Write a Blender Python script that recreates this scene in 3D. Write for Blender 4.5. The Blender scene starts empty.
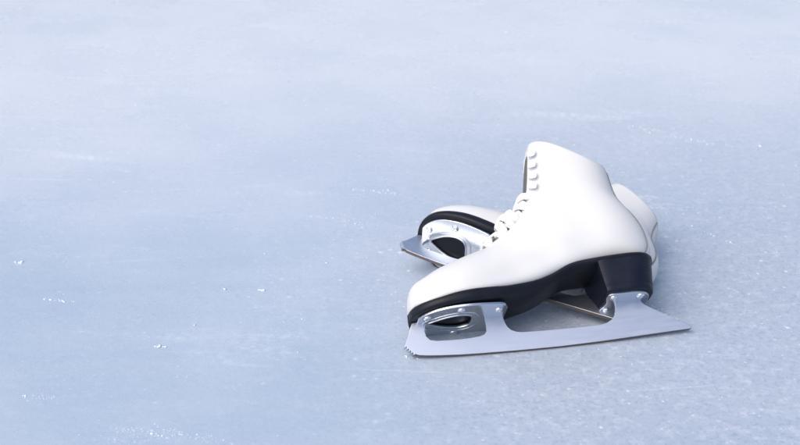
import bpy, bmesh, math, random
from mathutils import Vector, Matrix, noise
R = math.radians
random.seed(7)
SC = bpy.context.scene
COL = SC.collection
LIFT = 0.0045                      # ice at z = 0

# ------------------------------------------------------------------ helpers
def link(name, bm, mat, parent=None, smooth=True, mods=()):
    me = bpy.data.meshes.new(name)
    bmesh.ops.recalc_face_normals(bm, faces=bm.faces[:])
    bm.to_mesh(me); bm.free()
    mats = mat if isinstance(mat, (list, tuple)) else [mat]
    for m in mats: me.materials.append(m)
    for p in me.polygons: p.use_smooth = smooth
    o = bpy.data.objects.new(name, me); COL.objects.link(o)
    if parent is not None: o.parent = parent
    for k, v in mods:
        if k == 'bevel':
            m = o.modifiers.new('bevel', 'BEVEL'); m.width = v; m.segments = 3; m.limit_method = 'ANGLE'; m.angle_limit = R(35)
        elif k == 'solid':
            m = o.modifiers.new('solid', 'SOLIDIFY'); m.thickness = v; m.offset = 1.0
        elif k == 'subsurf':
            m = o.modifiers.new('sub', 'SUBSURF'); m.levels = v; m.render_levels = v
    return o

def interp(tab, x):
    """smooth (catmull-rom / hermite) interpolation in a table [(x, v...)] sorted by x"""
    n = len(tab)
    if x <= tab[0][0]: return list(tab[0][1:])
    if x >= tab[-1][0]: return list(tab[-1][1:])
    for i in range(n - 1):
        if tab[i][0] <= x <= tab[i + 1][0]: break
    a, b = tab[i], tab[i + 1]
    h = b[0] - a[0]; t = (x - a[0]) / h
    out = []
    for c in range(1, len(a)):
        d = (b[c] - a[c]) / h
        m0 = d if i == 0 else 0.5 * (d + (a[c] - tab[i - 1][c]) / (a[0] - tab[i - 1][0]))
        m1 = d if i == n - 2 else 0.5 * (d + (tab[i + 2][c] - b[c]) / (tab[i + 2][0] - b[0]))
        t2, t3 = t * t, t * t * t
        out.append((2*t3-3*t2+1)*a[c] + (t3-2*t2+t)*h*m0 + (-2*t3+3*t2)*b[c] + (t3-t2)*h*m1)
    return out

def curve_fill(name, loops, half, mat, parent, bevel=0.0004, plane='XY', at=0.0):
    """flat plate cut from closed outlines (first outer, others holes); plane XY lies at z=at, XZ stands at y=at"""
    cu = bpy.data.curves.new(name, 'CURVE'); cu.dimensions = '2D'; cu.fill_mode = 'BOTH'
    cu.extrude = half - bevel; cu.bevel_depth = bevel; cu.bevel_resolution = 2; cu.offset = -bevel
    for lp in loops:
        s = cu.splines.new('POLY'); s.points.add(len(lp) - 1); s.use_cyclic_u = True
        for p, q in zip(s.points, lp): p.co = (q[0], q[1], 0, 1)
    tmp = bpy.data.objects.new('tmp', cu); COL.objects.link(tmp)
    dg = bpy.context.evaluated_depsgraph_get()
    me = bpy.data.meshes.new_from_object(tmp.evaluated_get(dg))
    bpy.data.objects.remove(tmp); bpy.data.curves.remove(cu)
    bm = bmesh.new(); bm.from_mesh(me); bpy.data.meshes.remove(me)
    bmesh.ops.remove_doubles(bm, verts=bm.verts[:], dist=1e-6)
    for v in bm.verts:
        x, y, z = v.co
        v.co = (x, y, z + at) if plane == 'XY' else (x, z + at, y)
    for f in bm.faces: f.material_index = 0
    return bm

def smooth_loop(pts, n=6, corner=()):
    """closed catmull-rom through pts; indices in corner stay sharp"""
    out = []; N = len(pts)
    for i in range(N):
        p0, p1, p2, p3 = (Vector(pts[(i + j - 1) % N]) for j in range(4))
        if i in corner: p0 = p1
        if (i + 1) % N in corner: p3 = p2
        for k in range(n):
            t = k / n; t2 = t * t; t3 = t2 * t
            q = 0.5 * ((2*p1) + (p2-p0)*t + (2*p0-5*p1+4*p2-p3)*t2 + (3*p1-p0-3*p2+p3)*t3)
            out.append((q.x, q.y))
    return out

# ------------------------------------------------------------------ materials
def mat(name):
    m = bpy.data.materials.new(name); m.use_nodes = True
    nt = m.node_tree; b = nt.nodes['Principled BSDF']
    return m, nt, b
def N(nt, t, **kw):
    n = nt.nodes.new(t)
    for k, v in kw.items():
        if k.startswith('i_'):
            n.inputs[k[2:].replace('_', ' ')].default_value = v
        else: setattr(n, k, v)
    return n
def L(nt, a, b): nt.links.new(a, b)
def ramp(nt, stops, interp_='LINEAR'):
    r = nt.nodes.new('ShaderNodeValToRGB'); r.color_ramp.interpolation = interp_
    e = r.color_ramp.elements
    while len(e) < len(stops): e.new(0.5)
    for q, (p, c) in zip(e, stops):
        q.position = p; q.color = (c, c, c, 1) if isinstance(c, (int, float)) else (*c, 1)
    return r
def mixc(nt, fac, a, b):
    n = nt.nodes.new('ShaderNodeMix'); n.data_type = 'RGBA'
    for s, v in ((n.inputs[0], fac), (n.inputs[6], a), (n.inputs[7], b)):
        if hasattr(v, 'is_linked'): L(nt, v, s)
        else: s.default_value = v if isinstance(v, (int, float)) else (*v, 1)
    return n.outputs[2]
def math_(nt, op, a, b=None, clamp=False):
    n = nt.nodes.new('ShaderNodeMath'); n.operation = op; n.use_clamp = clamp
    for s, v in zip(n.inputs, (a, b)):
        if v is None: continue
        if hasattr(v, 'is_linked'): L(nt, v, s)
        else: s.default_value = v
    return n.outputs[0]
def bump(nt, b, h, strength, dist):
    n = N(nt, 'ShaderNodeBump'); n.inputs['Strength'].default_value = strength; n.inputs['Distance'].default_value = dist
    L(nt, h, n.inputs['Height']); L(nt, n.outputs[0], b.inputs['Normal'])

def leather(name, col, rough, scuff=0.5):
    m, nt, b = mat(name)
    tc = N(nt, 'ShaderNodeTexCoord')
    n1 = N(nt, 'ShaderNodeTexNoise', i_Scale=24.0, i_Detail=5.0); L(nt, tc.outputs['Object'], n1.inputs['Vector'])
    v = N(nt, 'ShaderNodeTexVoronoi', i_Scale=900.0); L(nt, tc.outputs['Object'], v.inputs['Vector'])
    n2 = N(nt, 'ShaderNodeTexNoise', i_Scale=70.0, i_Detail=6.0, i_Roughness=0.65); L(nt, tc.outputs['Object'], n2.inputs['Vector'])
    c = mixc(nt, math_(nt, 'MULTIPLY', n1.outputs[0], scuff), col, tuple(q * 0.90 for q in col))
    L(nt, c, b.inputs['Base Color'])
    L(nt, ramp_out(nt, n2.outputs[0], rough - 0.06, rough + 0.10), b.inputs['Roughness'])
    h = math_(nt, 'ADD', math_(nt, 'MULTIPLY', v.outputs['Distance'], 0.35), math_(nt, 'MULTIPLY', n2.outputs[0], 0.9))
    bump(nt, b, h, 0.22, 0.0006)
    return m
def ramp_out(nt, s, a, c):
    n = N(nt, 'ShaderNodeMapRange'); L(nt, s, n.inputs[0]); n.inputs[1].default_value = 0.3; n.inputs[2].default_value = 0.7
    n.inputs[3].default_value = a; n.inputs[4].default_value = c
    return n.outputs[0]

M = {}
M['leather'] = leather('white_leather', (0.645, 0.655, 0.66), 0.42)
M['thread'] = leather('grey_thread', (0.22, 0.23, 0.22), 0.8)
M['lining'] = leather('grey_lining', (0.30, 0.30, 0.28), 0.8)
M['tongue'] = leather('tongue_felt', (0.10, 0.105, 0.095), 0.85)

def lace_mat():
    m, nt, b = mat('lace_cotton')
    tc = N(nt, 'ShaderNodeTexCoord')
    w = N(nt, 'ShaderNodeTexVoronoi', i_Scale=1300.0); L(nt, tc.outputs['Object'], w.inputs['Vector'])
    n = N(nt, 'ShaderNodeTexNoise', i_Scale=160.0, i_Detail=3.0); L(nt, tc.outputs['Object'], n.inputs['Vector'])
    L(nt, mixc(nt, n.outputs[0], (0.86, 0.86, 0.85), (0.74, 0.74, 0.74)), b.inputs['Base Color'])
    b.inputs['Roughness'].default_value = 0.75
    bump(nt, b, w.outputs['Distance'], 0.5, 0.0006)
    return m
M['lace'] = lace_mat()

def sole_mat(name, col, rough):
    m, nt, b = mat(name)
    tc = N(nt, 'ShaderNodeTexCoord')
    n = N(nt, 'ShaderNodeTexNoise', i_Scale=55.0, i_Detail=7.0, i_Roughness=0.7); L(nt, tc.outputs['Object'], n.inputs['Vector'])
    n2 = N(nt, 'ShaderNodeTexNoise', i_Scale=420.0, i_Detail=2.0); L(nt, tc.outputs['Object'], n2.inputs['Vector'])
    L(nt, mixc(nt, n.outputs[0], col, tuple(q * 1.7 + 0.002 for q in col)), b.inputs['Base Color'])
    L(nt, ramp_out(nt, n.outputs[0], rough - 0.06, rough + 0.14), b.inputs['Roughness'])
    b.inputs['Specular IOR Level'].default_value = 0.22
    bump(nt, b, math_(nt, 'ADD', n.outputs[0], math_(nt, 'MULTIPLY', n2.outputs[0], 0.4)), 0.18, 0.0006)
    return m
M['sole'] = sole_mat('black_sole', (0.0050, 0.0062, 0.0110), 0.36)
M['heel'] = sole_mat('black_heel', (0.0050, 0.0068, 0.0150), 0.38)

def steel(name, col, rough, sx, sy, var=0.10, metal=1.0):
    m, nt, b = mat(name)
    tc = N(nt, 'ShaderNodeTexCoord'); mp = N(nt, 'ShaderNodeMapping'); mp.inputs['Scale'].default_value = (sx, 1.0, sy)
    L(nt, tc.outputs['Object'], mp.inputs['Vector'])
    n = N(nt, 'ShaderNodeTexNoise', i_Scale=30.0, i_Detail=6.0, i_Roughness=0.7); L(nt, mp.outputs[0], n.inputs['Vector'])
    n2 = N(nt, 'ShaderNodeTexNoise', i_Scale=18.0, i_Detail=4.0); L(nt, tc.outputs['Object'], n2.inputs['Vector'])
    b.inputs['Metallic'].default_value = metal
    L(nt, mixc(nt, n2.outputs[0], col, tuple(q * (1 - var) for q in col)), b.inputs['Base Color'])
    L(nt, ramp_out(nt, n.outputs[0], rough - 0.05, rough + 0.09), b.inputs['Roughness'])
    bump(nt, b, n.outputs[0], 0.05, 0.0004)
    return m
M['blade'] = steel('satin_steel', (0.61, 0.66, 0.765), 0.42, 1.0, 14.0)
M['edge'] = steel('ground_edge', (0.25, 0.215, 0.185), 0.55, 20.0, 1.0)
M['plate'] = steel('chrome_plate', (0.74, 0.77, 0.82), 0.20, 1.0, 1.0, 0.2)
M['screw'] = steel('chrome_screw', (0.85, 0.86, 0.88), 0.16, 1.0, 1.0)
M['white_metal'], _nt, _b = mat('white_enamel')
_b.inputs['Base Color'].default_value = (0.85, 0.85, 0.86, 1); _b.inputs['Roughness'].default_value = 0.3

# ------------------------------------------------------------------ boot surface
# rows: u, lower/back point (x,z), upper/front point (x,z), half width, widest fraction s0, exponents
ROWS = [
 (0,  .1425,.0500, .1425,.0505, .0008),
 (1,  .1412,.0425, .1420,.0560, .0125),
 (2,  .1375,.0415, .1395,.0650, .0205),
 (3,.1305,0.0387, .1345,.0722, .0280),
 (4,.1205,0.0392, .1235,.0783, .0335),
 (5,.1070,0.0407, .1104,.0857, .0372),
 (6,.0900,0.0422, .0929,.0930, .0388),
 (7,.0720,0.0437, .0749,.1002, .0378),
 (8,.0540,0.0462, .0571,.1067, .0352),
 (9,.0340,0.0492, .0425,.1155, .0325),
 (10,.0120,0.0542, .0295,.1250, .0312),
 (11,-.0120,0.0622, .0200,.1338, .0306),
 (12,-.0400,0.0687, .0132,.1425, .0308),
 (13,-.0720,0.0712, .0088,.1508, .0312),
 (14,-.1000,0.0727, .0060,.1582, .0314),
 (15,-.1110,.0840, .0025,.1640, .0316),
 (16,-.1128,.0970, .0004,.1705, .0318),
 (17,-.1108,.1110,-.0014,.1766, .0320),
 (18,-.1055,.1240,-.0030,.1832, .0320),
 (19,-.0985,.1348,-.0046,.1900, .0320),
 (20,-.0932,.1440,-.0062,.1972, .0322),
 (21,-.0905,.1530,-.0079,.2045, .0324),
 (22,-.0886,.1625,-.0096,.2118, .0326),
 (23,-.0872,.1722,-.0113,.2188, .0328)]
SHAPE = [  # u, s0, pB, qB, pT, qT
 (0, .40, 2.2, 2.0, 2.0, 2.0), (3, .30, 4.5, 2.8, 2.0, 2.0), (6, .30, 6.0, 3.0, 2.1, 1.75),
 (9, .32, 6.0, 3.0, 2.1, 1.65), (12, .36, 4.5, 2.6, 2.3, 1.8), (15, .44, 2.4, 2.1, 2.2, 1.75),
 (18, .50, 2.0, 1.9, 2.4, 1.75), (23, .52, 2.6, 2.0, 2.6, 1.8)]

def wrinkle(u, x, y, z):
    """soft ankle creases"""
    k = math.exp(-((u - 12.5) / 2.6) ** 2)
    n = noise.noise(Vector((x * 30 + 5, y * 22, z * 46)))
    m = noise.noise(Vector((x * 11 + 9, y * 9, z * 12)))
    return 0.0020 * k * n + 0.0014 * m

def gap(u):
    """half opening between the two lacing flaps, as a share of the half width"""
    t = min(1, max(0, (u - 10.5) / 4.5)); return .26 * t * t * (3 - 2 * t)
def S(u, a, off=0.0):
    """point of the boot skin: a = 0 at the front/top line, pi at the back/bottom line, + left side"""
    bx, bz, tx, tz, w = interp(ROWS, u)
    s0, pB, qB, pT, qT = interp(SHAPE, u)
    s = 0.5 * (1 + math.cos(a))
    if s < s0: g = max(0.0, 1 - ((s0 - s) / s0) ** pB) ** (1 / qB)
    else:
        ge = gap(u); g = ge + (1 - ge) * max(0.0, 1 - ((s - s0) / (1 - s0)) ** pT) ** (1 / qT)
    dx, dz = tx - bx, tz - bz
    ln = math.hypot(dx, dz) or 1e-6
    px, pz = bx + dx * s, bz + dz * s
    k = max(0.0, (u - 20.0) / 3.0)
    if k > 0:
        bu = k * k * (-0.0025 * math.sin(math.pi * s) + 0.0050 * math.exp(-((s - .05) / .13) ** 2))
        px += -dz / ln * bu * 0.35; pz += bu
    y = w * g * (1 if math.sin(a) >= 0 else -1)
    return Vector((px, y, pz))
def SN(u, a):
    e = 0.01
    u0, u1 = max(0.02, u - 0.05), min(23, u + 0.05)
    t1 = S(u1, a) - S(u0, a); t2 = S(u, a + e) - S(u, a - e)
    n = t2.cross(t1)
    c = S(u, 0).lerp(S(u, math.pi), 0.5)
    if n.length < 1e-12: return Vector((1, 0, 0))
    n.normalize()
    if n.dot(S(u, a) - c) < 0: n = -n
    return n
def SO(u, a, off):
    p = S(u, a); n = SN(u, a)
    return p + n * (off + wrinkle(u, *p))

def grid(bm, rows, close=False):
    vs = [[bm.verts.new(p) for p in r] for r in rows]
    for i in range(len(vs) - 1):
        n = len(vs[i])
        for j in range(n if close else n - 1):
            try: bm.faces.new((vs[i][j], vs[i][(j+1) % n], vs[i+1][(j+1) % n], vs[i+1][j]))
            except ValueError: pass
    return vs

def build_upper():
    bm = bmesh.new(); NA = 72
    us = [0.0, .12, .3, .55, .8] + [1 + i * 0.25 for i in range(89)]
    rows = []
    for u in us:
        rows.append([SO(u, 2*math.pi*(j + 0.5) / NA, 0) if u > 0.2 else S(u, 2*math.pi*(j+.5)/NA) for j in range(NA)])
    # rolled rim and a short turn inwards
    for off, du in ((-.0006, 0.06), (-.0016, 0.08), (-.0028, 0.02), (-.0034, -0.25)):
        rows.append([SO(23, 2*math.pi*(j + .5)/NA, off) + (Vector((-.3, 0, .9)) * .008 * du) for j in range(NA)])
    vs = grid(bm, rows, True)
    bm.faces.new(vs[0][::-1])
    return bm
def build_lining():
    bm = bmesh.new(); NA = 48; rows = []
    for u in (22.95, 22, 21, 20, 19, 18, 17, 16, 15, 14, 13):
        rows.append([S(u, 2*math.pi*(j+.5)/NA) - SN(u, 2*math.pi*(j+.5)/NA) * 0.0033 for j in range(NA)])
    vs = grid(bm, rows, True)
    bm.faces.new(vs[-1])
    return bm
def patch(us, a_of, nj, off):
    """strip on the skin: a_of(u) -> (a0, a1), raised by off with rounded borders"""
    bm = bmesh.new(); rows = []
    for i, u in enumerate(us):
        a0, a1 = a_of(u); r = []
        for j in range(nj + 1):
            t = j / nj
            e = min(1.0, min(t, 1 - t) * nj / 1.5, min(i, len(us) - 1 - i) / 1.5 + 0.0)
            r.append(SO(u, a0 + (a1 - a0) * t, -0.0006 + (off + .0006) * math.sqrt(max(0, e))))
        rows.append(r)
    grid(bm, rows)
    return bm

_fa = {}
def front_angle(u, d):
    """angle whose skin point lies d metres along the skin from the front line"""
    k = (round(u, 4), round(d, 5))
    if k in _fa: return _fa[k]
    p = S(u, 0); ln = 0.0; a = 0.0; st = 0.01
    while a < 2.6:
        q = S(u, a + st); e = (q - p).length
        if ln + e >= d: a += st * (d - ln) / max(e, 1e-9); break
        ln += e; p = q; a += st
    _fa[k] = a
    return a

# ------------------------------------------------------------------ sole, heel
SOLE = [  # x, half width, top z, bottom edge z, bottom centre z
 (-.1122,.0000,.0785,.0712,.0712), (-.1112,.0080,.0783,.0711,.0711), (-.1060,.0185,.0778,.0708,.0708),
 (-.0970,.0268,.0768,.0705,.0704), (-.0850,.0312,.0757,.0700,.0698), (-.0700,.0322,.0748,.0694,.0690),
 (-.0470,.0312,.0736,.0682,.0665), (-.0200,.0290,.0704,.0650,.0600), ( .0000,.0282,.0615,.0562,.0500),
 ( .0170,.0290,.0560,.0487,.0412), ( .0350,.0318,.0525,.0437,.0368), ( .0500,.0350,.0500,.0400,.0352),
 ( .0620,.0378,.0490,.0377,.0350), ( .0850,.0408,.0472,.0361,.0350), ( .1000,.0405,.0455,.0354,.0348),
 ( .1150,.0378,.0432,.0347,.0347), ( .1260,.0328,.0426,.0344,.0344), ( .1345,.0258,.0426,.0342,.0342),
 ( .1400,.0180,.0426,.0341,.0341), ( .1427,.0100,.0426,.0341,.0341), ( .1440,.0000,.0426,.0341,.0341)]
def build_sole():
    bm = bmesh.new(); rows = []; n = 90
    x0, x1 = SOLE[0][0], SOLE[-1][0]
    for i in range(n + 1):
        x = (x0 + x1) / 2 - (x1 - x0) / 2 * math.cos(math.pi * i / n)
        w, zt, zb, zc = interp(SOLE, x)
        w = max(w, 0.0012); r = []
        ch = 0.0016
        for t in (-1, -.6, -.2, .2, .6, 1): r.append((x, t * (w - min(ch, w*.5)), zt))
        r.append((x, w, zt - ch)); r.append((x, w + .0002, (zt + zb) / 2)); r.append((x, w - .0002, zb + ch))
        for t in (1, .85, .65, .4, .15, -.15, -.4, -.65, -.85, -1):
            q = max(0.0, 1 - abs(t) ** 2.2)
            r.append((x, t * (w - min(ch, w*.5)), zb + (zc - zb) * q))
        r.append((x, -w + .0002, zb + ch)); r.append((x, -w - .0002, (zt + zb) / 2)); r.append((x, -w, zt - ch))
        rows.append(r)
    vs = grid(bm, rows, True)
    bm.faces.new(vs[0]); bm.faces.new(vs[-1])
    return bm
def heel_plan(xb, xk, w):
    """outline from the breast xb back to xk, half width w"""
    p = []; rx = 0.030; cx = xk + rx
    for i in range(5):                                           # slightly hollow breast
        t = -1 + 2 * i / 4; p.append((xb - .0035 * (1 - t * t), -t * (w - .001)))
    p = p[::-1]
    top = [(xb - (xb - cx) * i / 6, w) for i in range(1, 7)]
    arc = []
    for i in range(1, 22):
        a = math.pi / 2 + math.pi * i / 22
        c, s = math.cos(a), math.sin(a)
        arc.append((cx + rx * math.copysign(abs(c) ** .86, c), w * math.copysign(abs(s) ** .86, s)))
    bot = [(x, -y) for x, y in top[::-1]]
    return p + top + arc + bot
def build_heel():
    bm = bmesh.new(); rows = []
    lv = []
    z = .0716
    layers = [.0716, .0672, .0640, .0608, .0576, .0544, .0500, .0432, .0372]
    for i, zz in enumerate(layers):
        if i == 0: lv.append((zz, 0)); continue
        if i < len(layers) - 1:
            g = .00010 if i < 6 else (.00025 if i == 7 else .0)
            lv += [(zz + .0005, 0), (zz, -g), (zz - .0005, 0)]
        else: lv += [(zz + .0012, 0), (zz + .0004, -.0004), (zz, -.0012)]
    for zz, off in lv:
        t = (.0716 - zz) / (.0716 - .0372)
        xb = -.0475 - .0035 * t; xk = -.1110 + .0065 * t ; w = .0314 - .0026 * t
        rows.append([(x, y, zz + (-.0775 - x) * .06 * (1 - t * .2) * (1 if t < .001 else 1) * (0.0 if t < .001 else 1)) for x, y in heel_plan(xb - (-off) * 1, xk - off, w + off)])
    vs = grid(bm, rows, True)
    bm.faces.new(vs[0]); bm.faces.new(vs[-1])
    return bm

# ------------------------------------------------------------------ blade, plates, screws
def build_blade():
    teeth = []
    a, b = Vector((.1516, .0108)), Vector((.1424, .0002))
    d = b - a; nrm = Vector((-d.y, d.x)).normalized()
    if nrm.x < 0: nrm = -nrm
    for i in range(5):
        t0 = i / 5
        teeth.append(tuple(a + d * (t0 + .02))); teeth.append(tuple(a + d * (t0 + .10) + nrm * .0022))
        teeth.append(tuple(a + d * (t0 + .16) - nrm * .0006)); 
    bottom = [(.1390, -.0005), (.1300, -.0017), (.1189, -.0027), (.1000, -.0039), (.0798, -.0046), (.04, -.0053), (0, -.0054), (-.04, -.0043),
              (-.0827, -.0023), (-.1100, -.0010), (-.1345, 0.0), (-.1368, .0009), (-.1372, .0023)]
    tail = [(-.1350, .0040), (-.1240, .0110), (-.1100, .0202), (-.0990, .0272), (-.0945, .0305), (-.0920, .0340), (-.0915, .0375)]
    heel = [(-.0655, .0375), (-.0652, .0330), (-.0640, .0275), (-.0618, .0225), (-.0580, .0178), (-.0520, .0146), (-.0449, .0130)]
    top = [(-.02, .0126), (.01, .0127), (.0340, .0132), (.0400, .0142), (.0450, .0166), (.0480, .0200), (.0497, .0245), (.0505, .0300), (.0505, .0335)]
    hole = [(.0690, .0335), (.0690, .0225), (.0698, .0175), (.0722, .0147), (.0766, .0132), (.0868, .0122), (.1050, .0120), (.1200, .0126), (.1262, .0142),
            (.1292, .0180), (.1300, .0235), (.1288, .0285), (.1255, .0335)]
    front = [(.1385, .0335), (.1412, .0330), (.1432, .0290), (.1470, .0195), (.1500, .0135)]
    loop = teeth + bottom + tail + heel + top + hole + front
    bm = curve_fill('blade', [loop], .0021, None, None, .00035, 'XZ')
    bm.normal_update()
    for f in bm.faces:
        c = f.calc_center_median()
        if abs(f.normal.z) > .75 and c.z < .0021 and abs(c.y) < .0019: f.material_index = 1
    return bm
def plate_front():
    out = []
    xs = [.0495 + (.1365 - .0495) * i / 30 for i in range(31)]
    side = []
    for x in xs:
        w = interp(SOLE, x + .003)[0] - .0052
        e = min(1.0, (x - .0495) / .008)                          # rounded rear corners
        w = (w - .008) + .008 * math.sqrt(max(0, 1 - (1 - e) ** 2))
        side.append((x, max(w, .0015)))
    out = side + [(x, -w) for x, w in side[::-1]]
    hole = smooth_loop([(.0830, 0), (.0850, .0105), (.0950, .0140), (.1090, .0105), (.1230, .0020), (.1238, 0), (.1230, -.0020), (.1090, -.0105), (.0950, -.0140), (.0850, -.0105)], 6)
    bm = curve_fill('p', [out, hole], .0014, None, None, .0006, 'XY', .0326)
    for grow, rad in ((.0012, .0011), (.0070, .0008)):            # pressed ribs round the opening
        c = (.1035, 0); rows = []
        m = len(hole)
        for i in range(m):
            p = Vector(hole[i]); t = (Vector(hole[(i + 1) % m]) - Vector(hole[i - 1])).normalized(); n = Vector((t.y, -t.x))
            if n.dot(p - Vector(c)) < 0: n = -n
            q = p + n * grow
            rows.append([(q.x + n.x * rad * math.cos(a), q.y + n.y * rad * math.cos(a), .0313 - rad * .9 * math.sin(a)) for a in [math.pi * k / 6 for k in range(7)]])
        rows.append(rows[0]); grid(bm, rows)
    return bm
def plate_heel():
    o = smooth_loop([(-.0530, .0150), (-.0560, .0225), (-.0700, .0232), (-.0850, .0225), (-.0960, .0150), (-.0995, 0), (-.0960, -.0150), (-.0850, -.0225),
                     (-.0700, -.0232), (-.0560, -.0225), (-.0530, -.0150), (-.0560, 0)], 6)
    return curve_fill('p', [o], .0014, None, None, .0006, 'XY', .0362)
def build_screw(r=.0040, h=.0019):
    bm = bmesh.new(); rows = []
    n = 28
    for t in (0, .5, .8, .95, 1.0):
        rr = r * math.cos(t * math.pi / 2 * .72) if t > 0 else r
        zz = -h * math.sin(t * math.pi / 2)
        rows.append([(rr * math.cos(2*math.pi*j/n), rr * math.sin(2*math.pi*j/n), zz) for j in range(n)])
    rows.insert(0, [(r * math.cos(2*math.pi*j/n), r * math.sin(2*math.pi*j/n), .0006) for j in range(n)])
    # recess
    k = rows[-1]
    rows.append([(x * .62, y * .62, -h * 1.02) for x, y, z in k])
    rows.append([(x * .50, y * .50, -h * .45) for x, y, z in k])
    vs = grid(bm, rows, True); bm.faces.new(vs[-1]); bm.faces.new(vs[0])
    return bm

# ------------------------------------------------------------------ laces, hooks
def ribbon(bm, pts, nrm, wid, th):
    """flat oval band swept along pts; nrm = outward directions"""
    n = len(pts); rows = []
    for i in range(n):
        t = (pts[min(i+1, n-1)] - pts[max(i-1, 0)]).normalized()
        up = (nrm[i] - t * nrm[i].dot(t)).normalized(); sd = t.cross(up)
        r = []
        e = 1.0 if 0 < i < n - 1 else .7
        for j in range(10):
            a = 2 * math.pi * j / 10
            r.append(pts[i] + sd * (wid / 2 * e * math.cos(a)) + up * (th / 2 * e * math.sin(a)))
        rows.append(r)
    vs = grid(bm, rows, True); bm.faces.new(vs[0]); bm.faces.new(vs[-1])

EYE_U = [8.3, 9.35, 10.4, 11.45, 12.6, 14.0]
HOOK_U = [15.6, 17.3, 19.1, 20.8]
def lace_path(u0, s0, u1, s1, d=.0110, high=.0030):
    pts, nr = [], []
    a0, a1 = front_angle(u0, d) * s0, front_angle(u1, d) * s1
    for i in range(15):
        t = i / 14; u = u0 + (u1 - u0) * t; a = a0 + (a1 - a0) * t
        e = math.sin(math.pi * t)
        lift = -.0010 + (high + .0024) * min(1, e * 1.9) 
        pts.append(SO(u, a, lift)); nr.append(SN(u, a))
    return pts, nr
def build_lace():
    bm = bmesh.new()
    ribbon(bm, *lace_path(EYE_U[0], 1, EYE_U[0], -1, high=.0022), .0076, .0028)
    for i in range(len(EYE_U) - 1):
        ribbon(bm, *lace_path(EYE_U[i], 1, EYE_U[i+1], -1, high=.0024 + .0004 * (i % 2)), .0080, .0030)
        ribbon(bm, *lace_path(EYE_U[i], -1, EYE_U[i+1], 1, high=.0048 + .0006 * (i % 2)), .0082, .0031)
    # the loosened run, pulled up into a soft bulge over the instep, and the loose ends tucked under it
    for (ua, sa, ub, sb, hi) in ((10.6, 1, 10.1, -1, .0100), (11.4, -1, 11.1, 1, .0085), (9.6, 1, 10.2, -1, .0075)):
        ribbon(bm, *lace_path(ua, sa, ub, sb, .0110, hi * 1.25), .0098, .0048)
    return bm
def build_hook(u, side):
    """small boot hook: foot on the leather, neck towards the front line, flat tongue curled back"""
    d = .0120 if side > 0 else .0190
    a = front_angle(u, d) * side
    p = SO(u, a, 0.0006); n = SN(u, a)
    f = (SO(u, front_angle(u, .004) * side, 0) - p); f = (f - n * f.dot(n)).normalized()   # to the front line
    v = n.cross(f)
    bm = bmesh.new()
    prof = [(-.0040, -.0006), (-.0010, .0000), (.0022, .0004), (.0040, .0014), (.0042, .0030), (.0026, .0042), (-.0005, .0045), (-.0035, .0043), (-.0052, .0036)]
    wid = [.0050, .0064, .0064, .0056, .0056, .0070, .0082, .0078, .0046]
    rows = []
    for (q, h), w in zip(prof, wid):
        rows.append([p + f * q + n * h + v * (w * t / 2 * (1 if abs(t) < 1 else 1)) - n * (.0004 * t * t) for t in (-1, -.7, 0, .7, 1)])
    grid(bm, rows)
    return bm
def build_eyelet(u, side):
    a = front_angle(u, .0110) * side
    p = SO(u, a, .0010); n = SN(u, a)
    t = n.cross(Vector((.3, .5, .8))).normalized(); s = n.cross(t)
    bm = bmesh.new(); rows = []
    for rr, h in ((.0034, -.0004), (.0033, .0006), (.0027, .0010), (.0021, .0006), (.0019, -.0006)):
        rows.append([p + (t * math.cos(2*math.pi*j/16) + s * math.sin(2*math.pi*j/16)) * rr + n * h for j in range(16)])
    vs = grid(bm, rows, True); bm.faces.new(vs[-1])
    return bm

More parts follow.
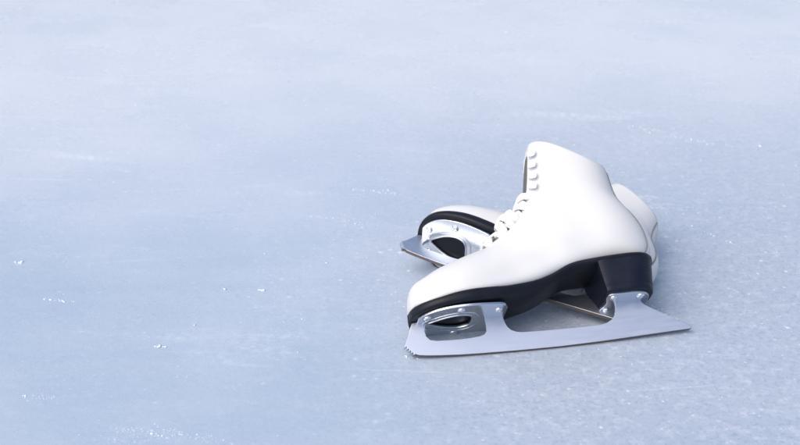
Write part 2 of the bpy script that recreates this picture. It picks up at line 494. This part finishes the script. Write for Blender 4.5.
# ------------------------------------------------------------------ the skate
def make_skate(name):
    root = bpy.data.objects.new(name, None); COL.objects.link(root)
    root.empty_display_size = .05
    link('boot_upper', build_upper(), M['leather'], root)
    link('lining', build_lining(), M['lining'], root)
    us = [8.0 + i * .25 for i in range(59)]
    for s in (1, -1):
        link('eyestay', patch(us, lambda u: (s * front_angle(u, .0070 * (1 - min(1, max(0, (u - 10.5) / 3.5))) + .0004), s * front_angle(u, .0200)), 7, .0011), M['leather'], root)
    us2 = [13.8 + i * .25 for i in range(34)]
    bm = bmesh.new(); rows = []
    for i, u in enumerate(us2):
        e = math.sin(math.pi * i / (len(us2) - 1)) ** .5
        bx, bz, tx, tz, w_ = interp(ROWS, u)
        d = Vector((tx - bx, 0, tz - bz)).normalized(); hw = gap(u) * w_ + .0004
        rows.append([Vector((tx, 0, tz)) + d * (-.0006 + .0024 * e * (1 - t * t) ** .5) + Vector((0, t * hw, 0)) for t in (-1, -.85, -.5, 0, .5, .85, 1)])
    grid(bm, rows); link('tongue', bm, M['tongue'], root, mods=(('solid', .0004),))
    us3 = [13.7 + i * .25 for i in range(38)]
    link('back_stay', patch(us3, lambda u: (math.pi - .40, math.pi + .40), 10, .0012), M['leather'], root)
    for s in (1, -1):
        bm = bmesh.new(); us4 = [13.8 + i * .2 for i in range(46)]
        ribbon(bm, [SO(u, math.pi - s * .40, .0003) for u in us4], [SN(u, math.pi - s * .40) for u in us4], .0019, .0014)
        link('seam', bm, M['thread'], root)
    link('lace', build_lace(), M['lace'], root)
    for s in (1, -1):
        for u in HOOK_U: link('lace_hook', build_hook(u, s), M['white_metal'], root, mods=(('solid', .0017), ('subsurf', 2)))
        for u in EYE_U: link('eyelet', build_eyelet(u, s), M['white_metal'], root)
    link('sole', build_sole(), M['sole'], root)
    link('heel', build_heel(), M['heel'], root, mods=(('bevel', .0007),))
    link('blade', build_blade(), [M['blade'], M['edge']], root, smooth=False)
    fp = link('toe_plate', plate_front(), M['plate'], root, smooth=False)
    hp = link('heel_plate', plate_heel(), M['plate'], root, smooth=False)
    sm = None
    for par, pts, z in ((fp, ((.1275, .0145), (.0960, .0265), (.0580, .0200), (.1275, -.0145), (.0960, -.0265), (.0580, -.0200)), .0312),
                        (hp, ((-.0600, .0150), (-.0880, .0150), (-.0600, -.0150), (-.0880, -.0150)), .0348)):
        for i, (x, y) in enumerate(pts):
            if sm is None:
                o = link('screw', build_screw(), M['screw'], par); sm = o.data
            else:
                o = bpy.data.objects.new('screw', sm); COL.objects.link(o); o.parent = par
            o.location = (x, y, z); o.rotation_euler = (0, 0, random.uniform(0, 3))
    return root
def copy_tree(o, parent=None):
    c = o.copy(); COL.objects.link(c)
    if parent is not None: c.parent = parent
    for ch in list(o.children): copy_tree(ch, c)
    return c
def pose(o, cols, loc, scale=1.0):
    m = Matrix((cols[0], cols[1], cols[2])).to_4x4()
    q = m.to_quaternion()
    o.rotation_mode = 'QUATERNION'; o.rotation_quaternion = q
    o.location = (loc[0], loc[1], loc[2] + LIFT); o.scale = (scale,) * 3

front = make_skate('figure_skate')
rear = copy_tree(front)
pose(front, ((-.98269, .11149, -.14795), (-.18525, -.59140, .78481), (0, .79864, .60182)), (.15484, -.27585, 0))
s_ = .97
pose(rear, ((-.85103/.95, .00967/.95, .42209/.95), (.41388/.95, -.16852/.95, .83834/.95), (.08341/.95, .93488/.95, .14675/.95)), (.12497, -.19300, .01450), s_)
rear.rotation_quaternion = Matrix.Rotation(R(-2.6), 4, 'Z').to_quaternion() @ rear.rotation_quaternion @ Matrix.Rotation(R(2.5), 4, 'X').to_quaternion()
front['label'] = 'white lace-up figure skate standing in front, its full blade and black heel in view'
rear['label'] = 'white figure skate lying on its side behind the upright one, toe and sole pointing left'
for o in (front, rear):
    o['category'] = 'ice skate'; o['group'] = 'pair of white figure skates on the ice'

# ------------------------------------------------------------------ ice
def ice_material():
    m, nt, b = mat('rink_ice')
    tc = N(nt, 'ShaderNodeTexCoord'); P = tc.outputs['Object']
    def nz(scale, detail=4, rough=.55, vec=P, dist=0.0):
        n = N(nt, 'ShaderNodeTexNoise'); n.inputs['Scale'].default_value = scale; n.inputs['Detail'].default_value = detail
        n.inputs['Roughness'].default_value = rough; n.inputs['Distortion'].default_value = dist
        L(nt, vec, n.inputs['Vector']); return n.outputs[0]
    def mapped(rot, sx, sy, loc=(0, 0, 0)):
        # stretch along a direction: scale after rotating
        r = N(nt, 'ShaderNodeMapping'); r.inputs['Rotation'].default_value = (0, 0, R(rot)); r.inputs['Location'].default_value = loc; L(nt, P, r.inputs['Vector'])
        s = N(nt, 'ShaderNodeMapping'); s.inputs['Scale'].default_value = (sx, sy, 1); L(nt, r.outputs[0], s.inputs['Vector'])
        return s.outputs[0]
    big = nz(1.7, 2, .45); mid = nz(7, 4, .55); fine = nz(70, 6, .7); grit = nz(420, 3, .7)
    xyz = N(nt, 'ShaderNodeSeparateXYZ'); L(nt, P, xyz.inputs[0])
    # far ice painted paler for grazing sky reflection, nearer ice bluer, mottled by noise
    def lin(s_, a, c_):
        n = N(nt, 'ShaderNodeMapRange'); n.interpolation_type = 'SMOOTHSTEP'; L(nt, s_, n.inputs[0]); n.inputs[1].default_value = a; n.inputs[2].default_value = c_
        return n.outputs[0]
    far_sheen = math_(nt, 'ADD', lin(xyz.outputs[1], -.40, .75), math_(nt, 'MULTIPLY', math_(nt, 'SUBTRACT', big, .5), .9), True)
    far_sheen = math_(nt, 'ADD', far_sheen, math_(nt, 'MULTIPLY', math_(nt, 'SUBTRACT', mid, .5), .5), True)
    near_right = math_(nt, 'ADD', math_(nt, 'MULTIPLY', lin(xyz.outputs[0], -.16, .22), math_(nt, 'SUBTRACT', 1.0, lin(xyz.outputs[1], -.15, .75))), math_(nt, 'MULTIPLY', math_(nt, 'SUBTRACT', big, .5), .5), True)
    c = mixc(nt, far_sheen, (0.335, 0.420, 0.530), (0.550, 0.592, 0.660))
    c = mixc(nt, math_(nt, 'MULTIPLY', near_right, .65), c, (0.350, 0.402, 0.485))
    # frosty grain, strongest in the rough ice on the right
    gr = math_(nt, 'ADD', .22, math_(nt, 'MULTIPLY', near_right, .78), True)
    g = ramp(nt, [(0.50, 0), (0.72, 1)]); L(nt, fine, g.inputs[0])
    c = mixc(nt, math_(nt, 'MULTIPLY', math_(nt, 'MULTIPLY', g.outputs[0], gr), .46), c, (0.62, 0.66, 0.72))
    g2 = ramp(nt, [(0.36, 1), (0.50, 0)]); L(nt, nz(190, 4, .7), g2.inputs[0])
    c = mixc(nt, math_(nt, 'MULTIPLY', math_(nt, 'MULTIPLY', g2.outputs[0], gr), .40), c, (0.18, 0.24, 0.33))
    # wiped, faintly streaked film
    stk = ramp(nt, [(.30, 0), (.74, 1)], 'EASE'); L(nt, nz(9, 4, .5, mapped(-3, .35, 3.2, (1.3, 2.2, 0))), stk.inputs[0])
    c = mixc(nt, math_(nt, 'MULTIPLY', stk.outputs[0], .09), c, (0.56, 0.60, 0.66))
    # trapped bubbles / crumbs: small white cells, denser in patches
    def specks(scale, r0, r1, pos, keep):
        v = N(nt, 'ShaderNodeTexVoronoi'); v.inputs['Scale'].default_value = scale; v.inputs['Randomness'].default_value = 1
        L(nt, P, v.inputs['Vector'])
        wv = N(nt, 'ShaderNodeSeparateColor'); L(nt, v.outputs['Color'], wv.inputs[0])
        rad = math_(nt, 'MULTIPLY', math_(nt, 'POWER', wv.outputs[0], 4.0), r1); rad = math_(nt, 'ADD', rad, r0)
        d = math_(nt, 'SUBTRACT', 1.0, math_(nt, 'DIVIDE', v.outputs['Distance'], rad), True)
        k = math_(nt, 'LESS_THAN', wv.outputs[1], keep)
        return math_(nt, 'MULTIPLY', math_(nt, 'MULTIPLY', d, k), math_(nt, 'ADD', math_(nt, 'MULTIPLY', wv.outputs[2], .7), .3))
    den = ramp_out(nt, nz(3.1, 3, .6), .15, 1.0)
    sp = math_(nt, 'ADD', specks(95, .10, .30, 0, .55), math_(nt, 'MULTIPLY', specks(230, .12, .34, 0, .6), .8), True)
    sp = math_(nt, 'MULTIPLY', sp, math_(nt, 'MULTIPLY', den, math_(nt, 'ADD', gr, .25), True))
    c = mixc(nt, math_(nt, 'MULTIPLY', sp, .9), c, (0.78, 0.82, 0.87))
    # skate scratches, several directions, broken up
    tot = None
    for rot, sx, sy, th, amt in ((4, 1.6, 120, .71, .26), (-7, 2.0, 150, .72, .26), (19, 1.8, 130, .735, .2), (-24, 2.2, 140, .74, .2)):
        n = nz(1.0, 2, .5, mapped(rot, sx, sy, (rot * .37, rot * .11, 0)))
        rr = ramp(nt, [(th - .02, 0), (th + .03, 1)]); L(nt, n, rr.inputs[0])
        s = math_(nt, 'MULTIPLY', rr.outputs[0], amt)
        tot = s if tot is None else math_(nt, 'MAXIMUM', tot, s)
    brk = ramp(nt, [(.40, 0), (.62, 1)]); L(nt, nz(11, 4, .6), brk.inputs[0])
    tot = math_(nt, 'MULTIPLY', tot, brk.outputs[0])
    c = mixc(nt, tot, c, (0.74, 0.78, 0.84))
    # scraped, snowy streak patches
    st = nz(5.0, 5, .6, mapped(6, .7, 2.6, (3.1, .4, 0)))
    rs = ramp(nt, [(.57, 0), (.80, 1)], 'EASE'); L(nt, st, rs.inputs[0])
    sg = ramp(nt, [(.42, 0), (.60, 1)]); L(nt, nz(120, 4, .75), sg.inputs[0])
    snow = math_(nt, 'MULTIPLY', rs.outputs[0], sg.outputs[0])
    c = mixc(nt, math_(nt, 'MULTIPLY', snow, .5), c, (0.78, 0.81, 0.86))
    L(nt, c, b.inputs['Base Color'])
    ro = ramp_out(nt, mid, .20, .36)
    ro = math_(nt, 'ADD', ro, math_(nt, 'MULTIPLY', math_(nt, 'ADD', sp, snow), .15), True)
    L(nt, ro, b.inputs['Roughness']); b.inputs['IOR'].default_value = 1.42
    h = math_(nt, 'ADD', math_(nt, 'MULTIPLY', mid, .8), math_(nt, 'MULTIPLY', fine, .30))
    h = math_(nt, 'ADD', h, math_(nt, 'MULTIPLY', grit, .10))
    h = math_(nt, 'ADD', h, math_(nt, 'MULTIPLY', sp, .2))
    bump(nt, b, h, .45, .004)
    return m
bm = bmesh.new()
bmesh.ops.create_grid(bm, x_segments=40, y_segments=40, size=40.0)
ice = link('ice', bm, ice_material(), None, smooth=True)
ice['kind'] = 'structure'; ice['label'] = 'pale blue scratched rink ice the skates rest on'; ice['category'] = 'ice'

# snow crumbs: loose shavings on the ice
def snow_mat():
    m, nt, b = mat('snow_crumb')
    tc = N(nt, 'ShaderNodeTexCoord'); n = N(nt, 'ShaderNodeTexNoise', i_Scale=300.0, i_Detail=3.0); L(nt, tc.outputs['Object'], n.inputs['Vector'])
    L(nt, mixc(nt, n.outputs[0], (0.66, 0.71, 0.77), (0.76, 0.80, 0.84)), b.inputs['Base Color'])
    b.inputs['Roughness'].default_value = .6
    b.inputs['Subsurface Weight'].default_value = .2; b.inputs['Subsurface Radius'].default_value = (.002, .002, .003)
    return m
M['snow'] = snow_mat()
def crumb(bm, x, y, r, flat=.5, z0=0.0):
    m = Matrix.Translation((x, y, z0 + r * flat * .45)) @ Matrix.Rotation(random.uniform(0, 6.3), 4, 'Z') @ Matrix.Diagonal((random.uniform(.7, 1.5), random.uniform(.6, 1.1), flat * random.uniform(.7, 1.2), 1))
    vs = bmesh.ops.create_icosphere(bm, subdivisions=1, radius=r)['verts']
    for v in vs:
        v.co = m @ (v.co * random.uniform(.72, 1.25))
CAMZ = .65522 + LIFT; CAMY = -1.40513; PITCH = 25.0; FPX = 60 / 36 * 800
def at_px(px, py):
    """where on the ice a photo point falls (used to plan the scatter)"""
    p = R(PITCH); a = (px - 400) / FPX; b_ = (py - 222.5) / FPX
    d = Vector((a, math.cos(p) - b_ * math.sin(p), -math.sin(p) - b_ * math.cos(p)))
    t = CAMZ / -d.z
    return Vector((d.x * t, CAMY + d.y * t, 0))
bm = bmesh.new()
for _ in range(900):                                   # all over, thicker in drifts
    x, y = random.uniform(-.75, .75), random.uniform(-.62, 1.1)
    if noise.noise(Vector((x * 4.2, y * 3.1, 2.0))) + random.uniform(-.3, .3) < .12: continue
    crumb(bm, x, y, .00055 * random.lognormvariate(0, .5), .35)
for (x0, y0, x1, y1, wd, n, r) in ((104, 428, 190, 438, 5.0, 300, .00036), (150, 430, 232, 442, 6.0, 260, .00036), (70, 432, 140, 445, 5.0, 160, .0004), (20, 395, 60, 398, 3.0, 90, .0004), (632, 126, 692, 139, 2.6, 240, .0006), (655, 138, 785, 150, 1.8, 190, .00055),
                                   (352, 189, 398, 194, 1.4, 130, .00065), (515, 298, 545, 301, 2.2, 60, .00065), (300, 214, 372, 226, 3.0, 110, .0006), (40, 299, 78, 302, .9, 60, .0006),
                                   (646, 303, 689, 326, 1.6, 130, .00065), (585, 66, 640, 76, 1.2, 70, .0007), (690, 225, 735, 245, 1.5, 70, .0006), (545, 330, 690, 400, 26, 45, .0005),
                                   (90, 150, 130, 153, 1.2, 50, .0006), (402, 356, 425, 360, 1.2, 60, .0005)):
    for _ in range(n):
        t = random.betavariate(1.6, 1.6)
        if noise.noise(Vector((t * 7, x0 * .13, 4))) + random.uniform(-.35, .35) < -.08: continue
        w_ = wd * (.4 + .9 * noise.noise(Vector((t * 9, x0 * .1, 0))) ** 2 * 4)
        q = at_px(x0 + (x1 - x0) * t + random.gauss(0, wd), y0 + (y1 - y0) * t + random.gauss(0, w_)); crumb(bm, q.x, q.y, r * random.lognormvariate(-.15, .5), .35, -r * .25)
cr = link('snow_crumbs', bm, M['snow'], None)
cr['kind'] = 'stuff'; cr['label'] = 'fine white snow crumbs and shavings scattered over the ice'; cr['category'] = 'snow'
def chip(px, py, r, label):
    q = at_px(px, py); bm = bmesh.new()
    for i in range(9):
        crumb(bm, random.gauss(0, r * .9), random.gauss(0, r * .45), r * random.uniform(.35, .75), .6)
    o = link('ice_chip', bm, M['snow'], None); o.location = q
    o['label'] = label; o['category'] = 'ice chip'; o['group'] = 'bright ice chips lying loose on the ice'
chip(20, 263, .0030, 'small bright ice chip at the far left edge of the ice')
chip(262, 291, .0026, 'small bright ice chip alone on the bare blue ice left of the skates')
chip(160, 347, .0026, 'flat white ice chip on the bare ice in the lower left')

# ------------------------------------------------------------------ light, camera
SUN_EL, SUN_AZ = 52.0, -128.0          # azimuth measured from +Y (away from the camera) towards +X
w = bpy.data.worlds.new('World'); SC.world = w; w.use_nodes = True
nt = w.node_tree; bg = nt.nodes['Background']
sky = nt.nodes.new('ShaderNodeTexSky'); sky.sky_type = 'NISHITA'; sky.sun_disc = False
sky.sun_elevation = R(SUN_EL); sky.sun_rotation = R(SUN_AZ)
sky.air_density = 1.0; sky.dust_density = 4.5; sky.ozone_density = 1.0
nt.links.new(sky.outputs[0], bg.inputs[0]); bg.inputs[1].default_value = .14
ld = bpy.data.lights.new('sun', 'SUN'); ld.energy = 1.15; ld.angle = R(85); ld.color = (1.0, .97, .93)
lo = bpy.data.objects.new('sun', ld); COL.objects.link(lo)
sd = Vector((math.sin(R(SUN_AZ)) * math.cos(R(SUN_EL)), math.cos(R(SUN_AZ)) * math.cos(R(SUN_EL)), math.sin(R(SUN_EL))))
lo.rotation_mode = 'QUATERNION'; lo.rotation_quaternion = sd.to_track_quat('Z', 'Y')

cd = bpy.data.cameras.new('camera'); co = bpy.data.objects.new('camera', cd); COL.objects.link(co)
cd.lens = 60; cd.sensor_width = 36; cd.clip_start = .01; cd.clip_end = 200
co.location = (0, CAMY, CAMZ); co.rotation_euler = (R(90 - PITCH), 0, 0)
cd.dof.use_dof = True; cd.dof.focus_distance = 1.33; cd.dof.aperture_fstop = 8.0
SC.camera = co
SC.view_settings.view_transform = 'Standard'; SC.view_settings.look = 'None'
SC.view_settings.exposure = 0.48; SC.view_settings.gamma = 1.0
